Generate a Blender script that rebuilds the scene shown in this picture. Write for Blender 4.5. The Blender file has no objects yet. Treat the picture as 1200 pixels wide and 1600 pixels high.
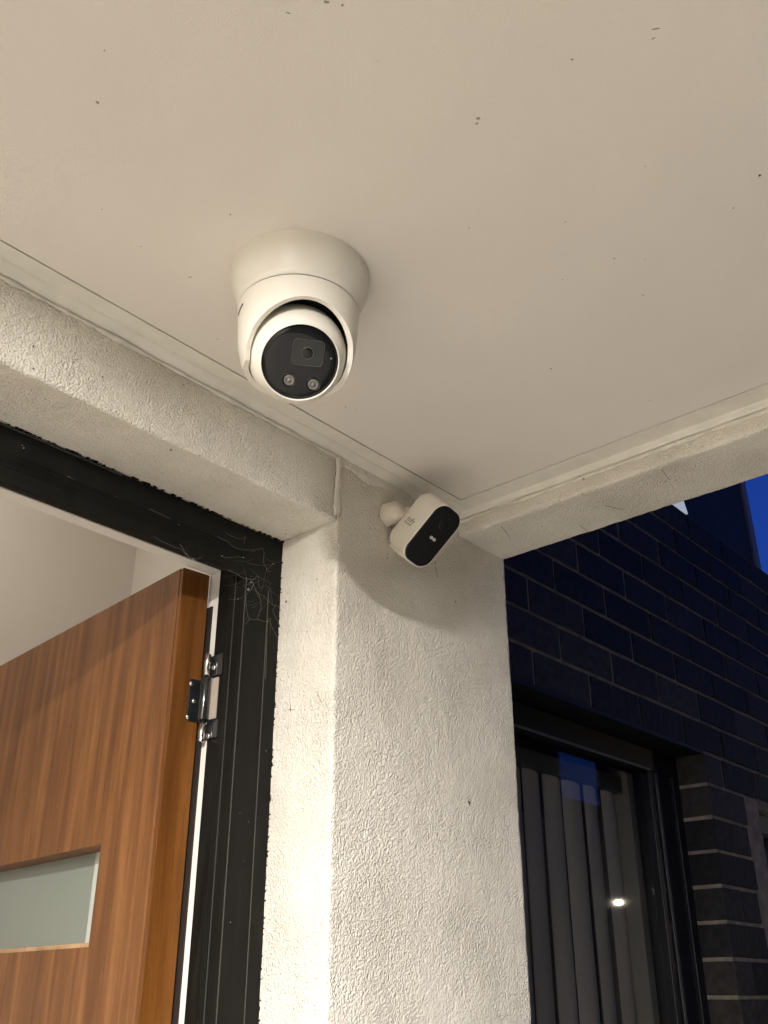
import bpy, bmesh, math, random
from mathutils import Vector, Matrix, noise

# ------------------------------------------------------------------ camera, world, exposure
C = bpy.context.scene.collection
sc = bpy.context.scene
EYE = 1.80                                   # lens height above the porch floor
PITCH = math.atan(760 / 1522); YAW = math.radians(41.4)
cam_d = bpy.data.cameras.new('camera'); cam = bpy.data.objects.new('camera', cam_d); C.objects.link(cam)
cam_d.sensor_fit = 'VERTICAL'; cam_d.sensor_height = 36; cam_d.lens = 36 * 1522 / 1600
cam_d.clip_start = 0.02; cam_d.clip_end = 500
F = Vector((math.cos(YAW), math.sin(YAW), 0))
VD = (F * math.cos(PITCH) + Vector((0, 0, math.sin(PITCH)))).normalized()
RT = Vector((math.sin(YAW), -math.cos(YAW), 0)); UP = RT.cross(VD)
cam.matrix_world = Matrix.Translation((0, 0, EYE)) @ Matrix((RT, UP, -VD)).transposed().to_4x4()
sc.camera = cam
sc.view_settings.view_transform = 'Standard'; sc.view_settings.look = 'None'
sc.view_settings.exposure = 0.06; sc.view_settings.gamma = 1; sc.view_settings.use_curve_mapping = False
sc.cycles.use_denoising = True; sc.cycles.max_bounces = 10; sc.cycles.diffuse_bounces = 6
sc.cycles.caustics_reflective = False; sc.cycles.caustics_refractive = False
sc.cycles.sample_clamp_indirect = 4

world = bpy.data.worlds.new('World'); sc.world = world; world.use_nodes = True
wn = world.node_tree.nodes; wl = world.node_tree.links
sky = wn.new('ShaderNodeTexSky'); sky.sky_type = 'NISHITA'; sky.sun_disc = False
sky.sun_elevation = math.radians(1.0); sky.sun_rotation = math.radians(250); sky.ozone_density = 3.0
sky.air_density = 1.0; sky.dust_density = 0.3
bg = wn['Background']; bg.inputs['Strength'].default_value = 0.14
tint = wn.new('ShaderNodeVectorMath'); tint.operation = 'MULTIPLY'; tint.inputs[1].default_value = (0.34, 0.62, 2.05)   # white balance set for the warm lamp
wl.new(sky.outputs[0], tint.inputs[0]); wl.new(tint.outputs[0], bg.inputs['Color'])

# the porch's recessed downlight (its fitting is built further down); the second is an added fill lamp; night scene, so no sun
LAMP = Vector((-0.28, 0.135, EYE + 0.606)); FILL_LAMP = Vector((-1.20, -0.60, EYE + 0.606))
def area(name, loc, size, watts, col, shape='DISK', parent=None):
    d = bpy.data.lights.new(name, 'AREA'); d.shape = shape; d.size = size; d.energy = watts; d.color = col
    o = bpy.data.objects.new(name, d); C.objects.link(o); o.location = loc
    return o
area('porch_downlight_and_fill', LAMP, 0.055, 74.0, (1.0, 0.952, 0.91))
area('porch_downlight_and_fill', FILL_LAMP, 0.085, 76.0, (1.0, 0.952, 0.91))  # added fill lamp, raises the bounced light in the porch
area('hall_fill', (0.35, 1.45, EYE + 1.35), 0.25, 7.5, (1.0, 0.92, 0.86))  # added fill for the hall, no fitting stands there

# ------------------------------------------------------------------ measuring help (photo pixel -> point on a real plane)
def ray(px, py):
    return (RT * (px - 600) + UP * (800 - py) + VD * 1522)
E0 = Vector((0, 0, EYE))
def on(px, py, ax, v):                       # v measured from the lens, returns world point
    r = ray(px, py); return r * (v / r[ax]) + E0
def onp(px, py, p0, n):
    r = ray(px, py); return r * ((p0 - E0).dot(n) / r.dot(n)) + E0

# ------------------------------------------------------------------ materials
def mat(name, col, rough=0.6, metal=0.0, **kw):
    m = bpy.data.materials.new(name); m.use_nodes = True
    b = m.node_tree.nodes['Principled BSDF']
    b.inputs['Base Color'].default_value = (*col, 1); b.inputs['Roughness'].default_value = rough
    b.inputs['Metallic'].default_value = metal
    for k, v in kw.items():
        b.inputs[k.replace('_', ' ')].default_value = v
    return m
def nd(m, t, **kw):
    n = m.node_tree.nodes.new(t)
    for k, v in kw.items():
        if k in n.inputs: n.inputs[k].default_value = v
        else: setattr(n, k, v)
    return n
def lk(m, a, b): m.node_tree.links.new(a, b)
def bsdf(m): return m.node_tree.nodes['Principled BSDF']
def coords(m, scale=(1, 1, 1), rot=(0, 0, 0)):
    g = nd(m, 'ShaderNodeNewGeometry'); mp = nd(m, 'ShaderNodeMapping')
    mp.inputs['Scale'].default_value = scale; mp.inputs['Rotation'].default_value = rot
    lk(m, g.outputs['Position'], mp.inputs['Vector']); return mp.outputs[0]
def ramp(m, src, stops):
    r = nd(m, 'ShaderNodeValToRGB'); e = r.color_ramp.elements
    e[0].position, e[0].color = stops[0][0], (*stops[0][1], 1)
    e[1].position, e[1].color = stops[-1][0], (*stops[-1][1], 1)
    for p, c in stops[1:-1]:
        x = e.new(p); x.color = (*c, 1)
    lk(m, src, r.inputs[0]); return r.outputs[0]
def bump(m, h, dist, strength=1.0, prev=None):
    b = nd(m, 'ShaderNodeBump'); b.inputs['Distance'].default_value = dist; b.inputs['Strength'].default_value = strength
    lk(m, h, b.inputs['Height'])
    if prev is not None: lk(m, prev, b.inputs['Normal'])
    return b.outputs[0]
def mottled(m, c0, c1, scale=6.0, detail=6.0, sc3=(1, 1, 1), lo=0.35, hi=0.65):
    v = coords(m, sc3); n = nd(m, 'ShaderNodeTexNoise', Scale=scale, Detail=detail); lk(m, v, n.inputs['Vector'])
    c = ramp(m, n.outputs[0], [(lo, c0), (hi, c1)]); lk(m, c, bsdf(m).inputs['Base Color']); return c

# rendered (stucco) walls: soft grain, grime blotches
M_stucco = mat('painted_render', (0.70, 0.66, 0.58), 0.9)
def build_stucco(m):
    v = coords(m)
    big = nd(m, 'ShaderNodeTexNoise', Scale=9.0, Detail=5.0); lk(m, v, big.inputs['Vector'])
    c1 = ramp(m, big.outputs[0], [(0.30, (0.60, 0.565, 0.49)), (0.62, (0.735, 0.70, 0.62))])
    fine = nd(m, 'ShaderNodeTexNoise', Scale=650.0, Detail=2.0, Roughness=0.6); lk(m, v, fine.inputs['Vector'])
    wob = nd(m, 'ShaderNodeTexNoise', Scale=180.0, Detail=2.0); lk(m, v, wob.inputs['Vector'])
    wv = nd(m, 'ShaderNodeVectorMath', operation='SCALE'); wv.inputs['Scale'].default_value = 0.006; lk(m, wob.outputs['Color'], wv.inputs[0])
    wa = nd(m, 'ShaderNodeVectorMath', operation='ADD'); lk(m, v, wa.inputs[0]); lk(m, wv.outputs[0], wa.inputs[1])
    vor = nd(m, 'ShaderNodeTexVoronoi', Scale=450.0, feature='SMOOTH_F1'); lk(m, wa.outputs[0], vor.inputs['Vector'])
    inv = nd(m, 'ShaderNodeMath', operation='MULTIPLY'); inv.inputs[1].default_value = -1; lk(m, vor.outputs['Distance'], inv.inputs[0])
    pat = nd(m, 'ShaderNodeTexNoise', Scale=14.0, Detail=3.0); lk(m, v, pat.inputs['Vector'])
    pm = nd(m, 'ShaderNodeMapRange'); pm.inputs[1].default_value = 0.35; pm.inputs[2].default_value = 0.65; pm.inputs[3].default_value = 0.55; pm.inputs[4].default_value = 1.1; lk(m, pat.outputs[0], pm.inputs[0])
    mid = nd(m, 'ShaderNodeMath', operation='MULTIPLY'); lk(m, inv.outputs[0], mid.inputs[0]); lk(m, pm.outputs[0], mid.inputs[1])
    dirt = nd(m, 'ShaderNodeTexNoise', Scale=420.0, Detail=1.0); lk(m, v, dirt.inputs['Vector'])
    dr = ramp(m, dirt.outputs[0], [(0.26, (0.72, 0.68, 0.60)), (0.36, (1, 1, 1))])
    mx = nd(m, 'ShaderNodeMix', data_type='RGBA', blend_type='MULTIPLY'); mx.inputs[0].default_value = 0.8
    lk(m, c1, mx.inputs[6]); lk(m, dr, mx.inputs[7]); lk(m, mx.outputs[2], bsdf(m).inputs['Base Color'])
    b1 = bump(m, mid.outputs[0], 0.0022); b2 = bump(m, fine.outputs[0], 0.0009, prev=b1)
    lk(m, b2, bsdf(m).inputs['Normal'])
build_stucco(M_stucco)
M_ceiling = mat('ceiling_paint', (0.72, 0.685, 0.61), 0.62)
def build_ceiling(m):
    mottled(m, (0.71, 0.665, 0.605), (0.75, 0.71, 0.65), 2.2, 6.0)
    v = coords(m); n = nd(m, 'ShaderNodeTexNoise', Scale=900.0, Detail=2.0); lk(m, v, n.inputs['Vector'])
    w = nd(m, 'ShaderNodeTexNoise', Scale=6.0, Detail=2.0); lk(m, v, w.inputs['Vector'])
    b0 = bump(m, w.outputs[0], 0.004); lk(m, bump(m, n.outputs[0], 0.0003, prev=b0), bsdf(m).inputs['Normal'])
build_ceiling(M_ceiling)
M_trim = mat('trim_paint', (0.72, 0.69, 0.62), 0.5)
mottled(M_trim, (0.66, 0.63, 0.56), (0.74, 0.71, 0.64), 30.0)
M_caulk = mat('caulk', (0.70, 0.67, 0.60), 0.55)
def blotch(m, c0, c1, scale, dist):
    mottled(m, c0, c1, scale); v = coords(m); n = nd(m, 'ShaderNodeTexNoise', Scale=scale * 4, Detail=3.0); lk(m, v, n.inputs['Vector'])
    lk(m, bump(m, n.outputs[0], dist), bsdf(m).inputs['Normal'])
blotch(M_caulk, (0.62, 0.59, 0.52), (0.72, 0.69, 0.62), 60.0, 0.002)
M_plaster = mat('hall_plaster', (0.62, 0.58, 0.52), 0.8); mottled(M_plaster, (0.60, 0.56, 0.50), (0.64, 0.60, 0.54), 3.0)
M_frame = mat('dark_frame', (0.008, 0.008, 0.007), 0.45); bsdf(M_frame).inputs['Specular IOR Level'].default_value = 0.14
def build_frame(m):
    v = coords(m, (14, 14, 2)); n = nd(m, 'ShaderNodeTexNoise', Scale=9.0, Detail=6.0); lk(m, v, n.inputs['Vector'])
    lk(m, ramp(m, n.outputs[0], [(0.3, (0.0042, 0.0042, 0.0036)), (0.6, (0.0070, 0.0068, 0.0057)), (0.78, (0.013, 0.012, 0.010))]), bsdf(m).inputs['Base Color'])
    lk(m, ramp(m, n.outputs[0], [(0.3, (0.35,) * 3), (0.7, (0.55,) * 3)]), bsdf(m).inputs['Roughness'])
build_frame(M_frame)
M_edge = mat('lighter_frame_edge', (0.045, 0.043, 0.038), 0.45)  # lighter colour for the ridges and edges of the frame
M_lining = mat('white_lining', (0.66, 0.64, 0.60), 0.45)
M_strip = mat('brown_strip', (0.014, 0.010, 0.007), 0.6)

def wood(name, dark, midc, light, fx, gloss, across):
    m = mat(name, midc, gloss)
    # stripes run along z; across = horizontal direction they vary in
    v = coords(m, (1, 1, 0.06)); n = nd(m, 'ShaderNodeTexNoise', Scale=fx, Detail=4.0, Roughness=0.55, Distortion=0.15); lk(m, v, n.inputs['Vector'])
    c = ramp(m, n.outputs[0], [(0.30, dark), (0.5, midc), (0.68, light)])
    v2 = coords(m, (1, 1, 0.035)); g = nd(m, 'ShaderNodeTexNoise', Scale=fx * 14, Detail=3.0, Roughness=0.7); lk(m, v2, g.inputs['Vector'])
    gr = ramp(m, g.outputs[0], [(0.35, (0.72, 0.70, 0.68)), (0.6, (1, 1, 1))])
    mx = nd(m, 'ShaderNodeMix', data_type='RGBA', blend_type='MULTIPLY'); mx.inputs[0].default_value = 0.7
    lk(m, c, mx.inputs[6]); lk(m, gr, mx.inputs[7]); lk(m, mx.outputs[2], bsdf(m).inputs['Base Color'])
    lk(m, bump(m, g.outputs[0], 0.0003), bsdf(m).inputs['Normal']); bsdf(m).inputs['Specular IOR Level'].default_value = 0.3
    return m
M_door = wood('door_veneer', (0.098, 0.036, 0.010), (0.155, 0.062, 0.0175), (0.222, 0.095, 0.029), 60.0, 0.45, 'y')
M_lip = wood('door_edge_timber', (0.070, 0.023, 0.004), (0.115, 0.041, 0.007), (0.165, 0.062, 0.012), 40.0, 0.38, 'x')
M_bead = wood('glazing_bead_timber', (0.30, 0.18, 0.09), (0.40, 0.25, 0.13), (0.48, 0.31, 0.17), 30.0, 0.5, 'x')
M_frost = mat('frosted_glass', (0.27, 0.31, 0.27), 0.35); bsdf(M_frost).inputs['Transmission Weight'].default_value = 0.25
M_frost2 = mat('pale_pane_strip', (0.46, 0.50, 0.46), 0.3)
M_hinge = mat('black_hinge', (0.012, 0.013, 0.014), 0.16, 0.0, Coat_Weight=0.6)
M_steel = mat('steel', (0.62, 0.60, 0.56), 0.22, 1.0)
M_pack = mat('packer', (0.34, 0.29, 0.24), 0.6)
M_white = mat('camera_white', (0.76, 0.73, 0.65), 0.38); bsdf(M_white).inputs['Specular IOR Level'].default_value = 0.4
M_white2 = mat('camera_white_satin', (0.74, 0.70, 0.63), 0.48)
M_black = mat('black_gloss', (0.008, 0.008, 0.008), 0.05); bsdf(M_black).inputs['Specular IOR Level'].default_value = 0.25
M_blackm = mat('black_satin', (0.006, 0.006, 0.006), 0.22)
M_gap = mat('socket_shadow_rubber', (0.012, 0.011, 0.010), 0.7)
M_lensrim = mat('lens_window_edge', (0.045, 0.045, 0.042), 0.22)
M_lensin = mat('lens_glass', (0.016, 0.017, 0.016), 0.08); bsdf(M_lensin).inputs['Specular IOR Level'].default_value = 0.3
M_led = mat('led_reflector', (0.50, 0.46, 0.42), 0.25, 0.8)
M_ledlens = mat('led_lens', (0.13, 0.12, 0.105), 0.12)
M_pir = mat('sensor_window', (0.45, 0.46, 0.38), 0.3)
M_ink = mat('grey_print', (0.20, 0.18, 0.14), 0.6)
M_inkd = mat('dark_print', (0.07, 0.06, 0.045), 0.6)
M_mount = mat('mount_plastic', (0.62, 0.57, 0.49), 0.4); blotch(M_mount, (0.56, 0.51, 0.44), (0.66, 0.61, 0.53), 40.0, 0.0015)
M_speck = mat('insect_speck', (0.05, 0.04, 0.03), 0.9)
M_speck2 = mat('pale_speck', (0.30, 0.27, 0.22), 0.9)
M_dust = mat('mud_dust', (0.36, 0.32, 0.25), 0.95)
M_web = mat('cobweb_silk', (0.20, 0.20, 0.18), 0.6)
M_floor = mat('porch_tiles', (0.60, 0.58, 0.54), 0.6); mottled(M_floor, (0.56, 0.54, 0.50), (0.66, 0.64, 0.59), 4.0)
M_ground = mat('concrete_ground', (0.20, 0.19, 0.17), 0.9); mottled(M_ground, (0.16, 0.15, 0.13), (0.25, 0.24, 0.21), 1.2)

M_brick = mat('dark_brick', (0.028, 0.030, 0.040), 0.6)
def build_brick(m):
    oi = nd(m, 'ShaderNodeObjectInfo'); v = coords(m)
    n = nd(m, 'ShaderNodeTexNoise', Scale=45.0, Detail=6.0); lk(m, v, n.inputs['Vector'])
    a = ramp(m, n.outputs[0], [(0.3, (0.012, 0.012, 0.014)), (0.7, (0.028, 0.027, 0.028))])
    b = ramp(m, oi.outputs['Random'], [(0.0, (0.45, 0.46, 0.50)), (0.5, (1, 1, 0.95)), (1.0, (1.9, 1.7, 1.4))])
    mx = nd(m, 'ShaderNodeMix', data_type='RGBA', blend_type='MULTIPLY'); mx.inputs[0].default_value = 1
    lk(m, a, mx.inputs[6]); lk(m, b, mx.inputs[7]); lk(m, mx.outputs[2], bsdf(m).inputs['Base Color'])
    lk(m, bump(m, n.outputs[0], 0.003), bsdf(m).inputs['Normal'])
build_brick(M_brick); bsdf(M_brick).inputs['Specular IOR Level'].default_value = 0.2
M_mortar = mat('mortar', (0.22, 0.19, 0.16), 0.95); blotch(M_mortar, (0.17, 0.145, 0.12), (0.27, 0.235, 0.19), 25.0, 0.003)
M_clad = mat('upper_cladding', (0.040, 0.045, 0.06), 0.7); mottled(M_clad, (0.034, 0.038, 0.05), (0.05, 0.055, 0.07), 3.0)
M_trimg = mat('grey_corner_trim', (0.28, 0.27, 0.26), 0.5)
M_eave = mat('bright_eave_white', (0.80, 0.80, 0.80), 0.5); bsdf(M_eave).inputs['Emission Color'].default_value = (.85, .92, 1, 1); bsdf(M_eave).inputs['Emission Strength'].default_value = 0.38  # white eave piece, brightened by emission in its material
M_wframe = mat('window_frame_black', (0.007, 0.0075, 0.010), 0.45); bsdf(M_wframe).inputs['Specular IOR Level'].default_value = 0.25
M_wframe2 = mat('window_frame_grey', (0.09, 0.09, 0.088), 0.5)
M_glass = bpy.data.materials.new('window_glass'); M_glass.use_nodes = True
def build_glass(m):
    nt = m.node_tree; nt.nodes.clear(); o = nt.nodes.new('ShaderNodeOutputMaterial'); t = nt.nodes.new('ShaderNodeBsdfTransparent'); g = nt.nodes.new('ShaderNodeBsdfGlossy')
    t.inputs[0].default_value = (0.88, 0.88, 0.86, 1); g.inputs['Roughness'].default_value = 0.018; lw = nt.nodes.new('ShaderNodeLayerWeight'); lw.inputs[0].default_value = 0.5
    pw = nt.nodes.new('ShaderNodeMath'); pw.operation = 'POWER'; pw.inputs[1].default_value = 4.0; nt.links.new(lw.outputs['Facing'], pw.inputs[0])
    f = nt.nodes.new('ShaderNodeMath'); f.operation = 'MULTIPLY_ADD'; f.inputs[1].default_value = 0.9; f.inputs[2].default_value = 0.04; nt.links.new(pw.outputs[0], f.inputs[0])
    x = nt.nodes.new('ShaderNodeMixShader'); nt.links.new(f.outputs[0], x.inputs[0]); nt.links.new(t.outputs[0], x.inputs[1]); nt.links.new(g.outputs[0], x.inputs[2]); nt.links.new(x.outputs[0], o.inputs[0])
build_glass(M_glass)
M_slat = mat('blind_fabric', (0.50, 0.47, 0.43), 0.85)
def build_slat(m):
    v = coords(m, (1, 1, 1)); n = nd(m, 'ShaderNodeTexNoise', Scale=500.0, Detail=2.0); lk(m, v, n.inputs['Vector'])
    lk(m, bump(m, n.outputs[0], 0.0006), bsdf(m).inputs['Normal'])
    lk(m, ramp(m, n.outputs[0], [(0.3, (0.60, 0.56, 0.51)), (0.7, (0.70, 0.66, 0.61))]), bsdf(m).inputs['Base Color'])
build_slat(M_slat)
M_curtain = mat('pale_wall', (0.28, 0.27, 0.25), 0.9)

# ------------------------------------------------------------------ mesh helpers
def empty(name, label, cat, loc=(0, 0, 0), group=None):
    o = bpy.data.objects.new(name, None); C.objects.link(o); o.location = loc; o.empty_display_size = 0.05
    tag(o, label, cat, group); return o
def tag(o, label=None, cat=None, group=None, kind=None):
    if label: o['label'] = label
    if cat: o['category'] = cat
    if group: o['group'] = group
    if kind: o['kind'] = kind
    return o
def base(o):
    v = Vector((0, 0, 0))
    while o is not None:
        v += o.location; o = o.parent
    return v
def obj(name, bm, m, parent=None, smooth=False, bevel=0.0, seg=2, kind=None, label=None):
    """bm is in world coordinates; parents carry only a translation"""
    off = base(parent)
    if off.length: bmesh.ops.translate(bm, verts=bm.verts, vec=-off)
    bmesh.ops.recalc_face_normals(bm, faces=bm.faces)
    me = bpy.data.meshes.new(name); bm.to_mesh(me); bm.free()
    me.materials.append(m)
    o = bpy.data.objects.new(name, me); C.objects.link(o)
    if parent: o.parent = parent
    if smooth:
        for p in me.polygons: p.use_smooth = True
    if bevel:
        md = o.modifiers.new('bevel', 'BEVEL'); md.width = bevel; md.segments = seg; md.limit_method = 'ANGLE'
    if kind: o['kind'] = kind
    if label: o['label'] = label
    return o
def box(bm, x0, x1, y0, y1, z0, z1):         # z measured from the lens
    r = bmesh.ops.create_cube(bm, size=1)
    bmesh.ops.scale(bm, verts=r['verts'], vec=(x1 - x0, y1 - y0, z1 - z0))
    bmesh.ops.translate(bm, verts=r['verts'], vec=((x0 + x1) / 2, (y0 + y1) / 2, (z0 + z1) / 2 + EYE))
    return r['verts']
def B(*a):
    bm = bmesh.new(); box(bm, *a); return bm
def frame_from(n, up=Vector((0, 0, 1))):
    n = n.normalized(); e1 = up.cross(n).normalized(); e2 = n.cross(e1)
    return e1, e2, n
def lathe(bm, prof, c, n, seg=64, up=Vector((0, 0, 1))):
    e1, e2, n = frame_from(n, up if abs(n.normalized().dot(up)) < 0.98 else Vector((1, 0, 0)))
    rings = []
    for r, h in prof:
        if r < 1e-7: rings.append([bm.verts.new(c + n * h)])
        else: rings.append([bm.verts.new(c + n * h + (e1 * math.cos(2 * math.pi * k / seg) + e2 * math.sin(2 * math.pi * k / seg)) * r) for k in range(seg)])
    for a, b in zip(rings, rings[1:]):
        for k in range(seg):
            j = (k + 1) % seg
            q = [a[k % len(a)], a[j % len(a)], b[j % len(b)], b[k % len(b)]]
            u = []
            for x in q:
                if x not in u: u.append(x)
            if len(u) >= 3: bm.faces.new(u)
def prism(bm, pts, d):
    """pts = closed polygon of Vectors, extruded by vector d"""
    a = [bm.verts.new(p) for p in pts]; b = [bm.verts.new(p + d) for p in pts]; n = len(pts)
    for k in range(n): bm.faces.new([a[k], a[(k + 1) % n], b[(k + 1) % n], b[k]])
    bm.faces.new(list(reversed(a))); bm.faces.new(b)
def rrect(w, h, r, k=8):
    out = []
    for cx, cy, a0 in ((w / 2 - r, h / 2 - r, 0), (-w / 2 + r, h / 2 - r, 90), (-w / 2 + r, -h / 2 + r, 180), (w / 2 - r, -h / 2 + r, 270)):
        for i in range(k + 1):
            a = math.radians(a0 + 90 * i / k); out.append((cx + r * math.cos(a), cy + r * math.sin(a)))
    return out
def loft(bm, loops, cap0=True, cap1=True):
    L = [[bm.verts.new(p) for p in lp] for lp in loops]; n = len(L[0])
    for a, b in zip(L, L[1:]):
        for k in range(n): bm.faces.new([a[k], a[(k + 1) % n], b[(k + 1) % n], b[k]])
    if cap0: bm.faces.new(list(reversed(L[0])))
    if cap1: bm.faces.new(L[-1])
def tube(bm, pts, r, seg=5):
    pts = [Vector(p) for p in pts]; prev = None
    for i, p in enumerate(pts):
        d = (pts[min(i + 1, len(pts) - 1)] - pts[max(i - 1, 0)]).normalized()
        e1 = d.cross(Vector((0.3, 0.5, 0.81))).normalized(); e2 = d.cross(e1)
        ring = [bm.verts.new(p + (e1 * math.cos(2 * math.pi * k / seg) + e2 * math.sin(2 * math.pi * k / seg)) * r) for k in range(seg)]
        if prev:
            for k in range(seg): bm.faces.new([prev[k], prev[(k + 1) % seg], ring[(k + 1) % seg], ring[k]])
        prev = ring
def text_obj(name, body, size, origin, ex, ey, m, parent, extrude=0.00012):
    cu = bpy.data.curves.new(name, 'FONT'); cu.body = body; cu.size = size; cu.extrude = extrude
    cu.align_x = 'CENTER'; cu.align_y = 'CENTER'; cu.resolution_u = 3
    t = bpy.data.objects.new(name + '_tmp', cu); C.objects.link(t)
    bpy.context.view_layer.update()
    me = bpy.data.meshes.new_from_object(t.evaluated_get(bpy.context.evaluated_depsgraph_get()))
    bpy.data.objects.remove(t); bpy.data.curves.remove(cu)
    ez = ex.cross(ey).normalized(); bm = bmesh.new(); bm.from_mesh(me); bpy.data.meshes.remove(me)
    bmesh.ops.transform(bm, matrix=Matrix.Translation(origin) @ Matrix((ex, ey, ez)).transposed().to_4x4(), verts=bm.verts)
    return obj(name, bm, m, parent)

# ------------------------------------------------------------------ rendered wall: pier, lintel, side beam
def axis(a, b, fa, fb, step, coarse=0.25):
    """coordinates from a to b, fine between fa and fb"""
    out = [a]; x = a
    while x < b - 1e-6:
        x = min(x + (step if fa - 1e-6 <= x < fb else (min(coarse, fa - x) if x < fa else coarse)), b); out.append(x)
    if len(out) > 2 and out[-1] - out[-2] < step * 0.4: out.pop(-2)
    return out
def stucco_box(xs, ys, zs):
    bm = bmesh.new(); vd = {}
    nx, ny, nz = len(xs) - 1, len(ys) - 1, len(zs) - 1
    def V(i, j, k):
        key = (i, j, k)
        if key in vd: return vd[key]
        p = Vector((xs[i], ys[j], zs[k] + EYE))
        e = (i in (0, nx)) + (j in (0, ny)) + (k in (0, nz))
        n = Vector(((i == nx) - (i == 0), (j == ny) - (j == 0), (k == nz) - (k == 0))).normalized()
        d = noise.noise(p * 22) * 0.0006 + noise.noise(p * 95) * 0.0005 + (noise.noise(p * 210) * 0.0004 if e > 1 else 0.0)
        if e > 1: d -= 0.0011 + max(0.0, noise.noise(p * 45 + Vector((7, 1, 3)))) * 0.0035
        vd[key] = bm.verts.new(p + n * d); return vd[key]
    def F4(a, b, c, d): bm.faces.new([a, b, c, d])
    for j in range(ny):
        for k in range(nz):
            for i in (0, nx): F4(V(i, j, k), V(i, j + 1, k), V(i, j + 1, k + 1), V(i, j, k + 1))
    for i in range(nx):
        for k in range(nz):
            for j in (0, ny): F4(V(i, j, k), V(i + 1, j, k), V(i + 1, j, k + 1), V(i, j, k + 1))
    for i in range(nx):
        for j in range(ny):
            for k in (0, nz): F4(V(i, j, k), V(i + 1, j, k), V(i + 1, j + 1, k), V(i, j + 1, k))
    return bm
ZL = 0.5232; PX0, PX1 = 0.765, 1.1235; BX = 1.0125; ZB = 0.588
wall = empty('rendered_wall', 'cream rough rendered pier with door lintel and side beam joined to it', 'wall', (0.94, 0.95, 0))
obj('pier', stucco_box(axis(PX0, PX1, PX0, PX1, 0.0036), axis(0.75, 0.96, 0.75, 0.86, 0.0036), axis(-EYE, 0.68, -0.06, 0.62, 0.0036)), M_stucco, wall, True)
obj('lintel', stucco_box(axis(-1.6, PX0 + 0.002, 0.24, 0.8, 0.0036), axis(0.7512, 0.96, 0.75, 0.86, 0.0036), axis(ZL, 0.68, ZL, 0.62, 0.0036)), M_stucco, wall, True)
obj('beam', stucco_box(axis(BX, PX1, BX, PX1, 0.004), axis(-1.4, 0.752, 0.15, 0.76, 0.004), axis(ZB, 0.68, ZB, 0.62, 0.004)), M_stucco, wall, True)
obj('wall_beyond_door', B(-1.6, -0.75, 0.7515, 0.96, -EYE, ZL - 0.001), M_stucco, wall)
# caulk bead where lintel meets pier
bm = bmesh.new(); random.seed(3)
pts = [Vector((PX0 - 0.002 + random.uniform(-.0006, .0006), 0.7488, EYE + 0.5265 + 0.0058 * k)) for k in range(15)]
prev = None
for k, p in enumerate(pts):
    w = 0.0046 + 0.0022 * math.exp(-((k - 3) / 3.0) ** 2) + noise.noise(p * 90) * 0.0012
    ring = [bm.verts.new(p + Vector((math.cos(a) * w, -math.sin(a) * 0.0030, 0))) for a in [math.pi * q / 6 for q in range(7)]]
    if prev:
        for q in range(6): bm.faces.new([prev[q], prev[q + 1], ring[q + 1], ring[q]])
    prev = ring
obj('caulk_bead', bm, M_caulk, wall, True)
# smeared filler under the moulding on the pier
bm = bmesh.new()
for i in range(16):
    x = PX0 + 0.004 + i * 0.0085; h = 0.006 + 0.010 * max(0, noise.noise(Vector((x * 25, 3, 1))) + .4) * (1 - i / 40)
    c = Vector((x, 0.7500, EYE + 0.608)); r = bmesh.ops.create_icosphere(bm, subdivisions=2, radius=1)
    bmesh.ops.scale(bm, verts=r['verts'], vec=(0.0085, 0.0020, h)); bmesh.ops.translate(bm, verts=r['verts'], vec=c)
obj('filler_smear', bm, M_caulk, wall, True)

# ------------------------------------------------------------------ ceiling with its edge mouldings
ceil = obj('ceiling', B(-1.6, 0.9728, -1.4, 0.7155, 0.6200, 0.6400), M_ceiling, None, bevel=0.0006)
tag(ceil, 'smooth off-white flat porch ceiling dotted with insect specks', kind='structure')
obj('ceiling_backing', B(-1.62, 1.02, -1.42, 0.76, 0.6405, 0.67), M_gap, ceil)
mp = lambda a, b, c: [(a, 0.6192), (b - 0.002, 0.6190), (b - 0.0003, 0.6172), (b + 0.0040, 0.6152), (c - 0.0030, 0.6130), (c, 0.6112), (c + 0.0015, 0.6110), (c + 0.0015, 0.6395), (a, 0.6395)]
def moulding(prof, other, along_x):
    """profile extruded to a mitred corner"""
    bm = bmesh.new(); P = lambda u, q, z: Vector((u, q, z + EYE)) if along_x else Vector((q, u, z + EYE))
    a = [bm.verts.new(P(-1.4, q, z)) for q, z in prof]; b = [bm.verts.new(P(o[0] - 0.0002, q, z)) for (q, z), o in zip(prof, other)]; n = len(a)
    for k in range(n): bm.faces.new([a[k], a[(k + 1) % n], b[(k + 1) % n], b[k]])
    bm.faces.new(list(reversed(a))); bm.faces.new(b); return bm
mL = mp(0.7166, 0.7372, 0.7494); mR = mp(0.9738, 1.0040, 1.0118)
obj('edge_moulding', moulding(mL, mR, True), M_trim, ceil)
obj('edge_moulding', moulding(mR, mL, False), M_trim, ceil)
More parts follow.
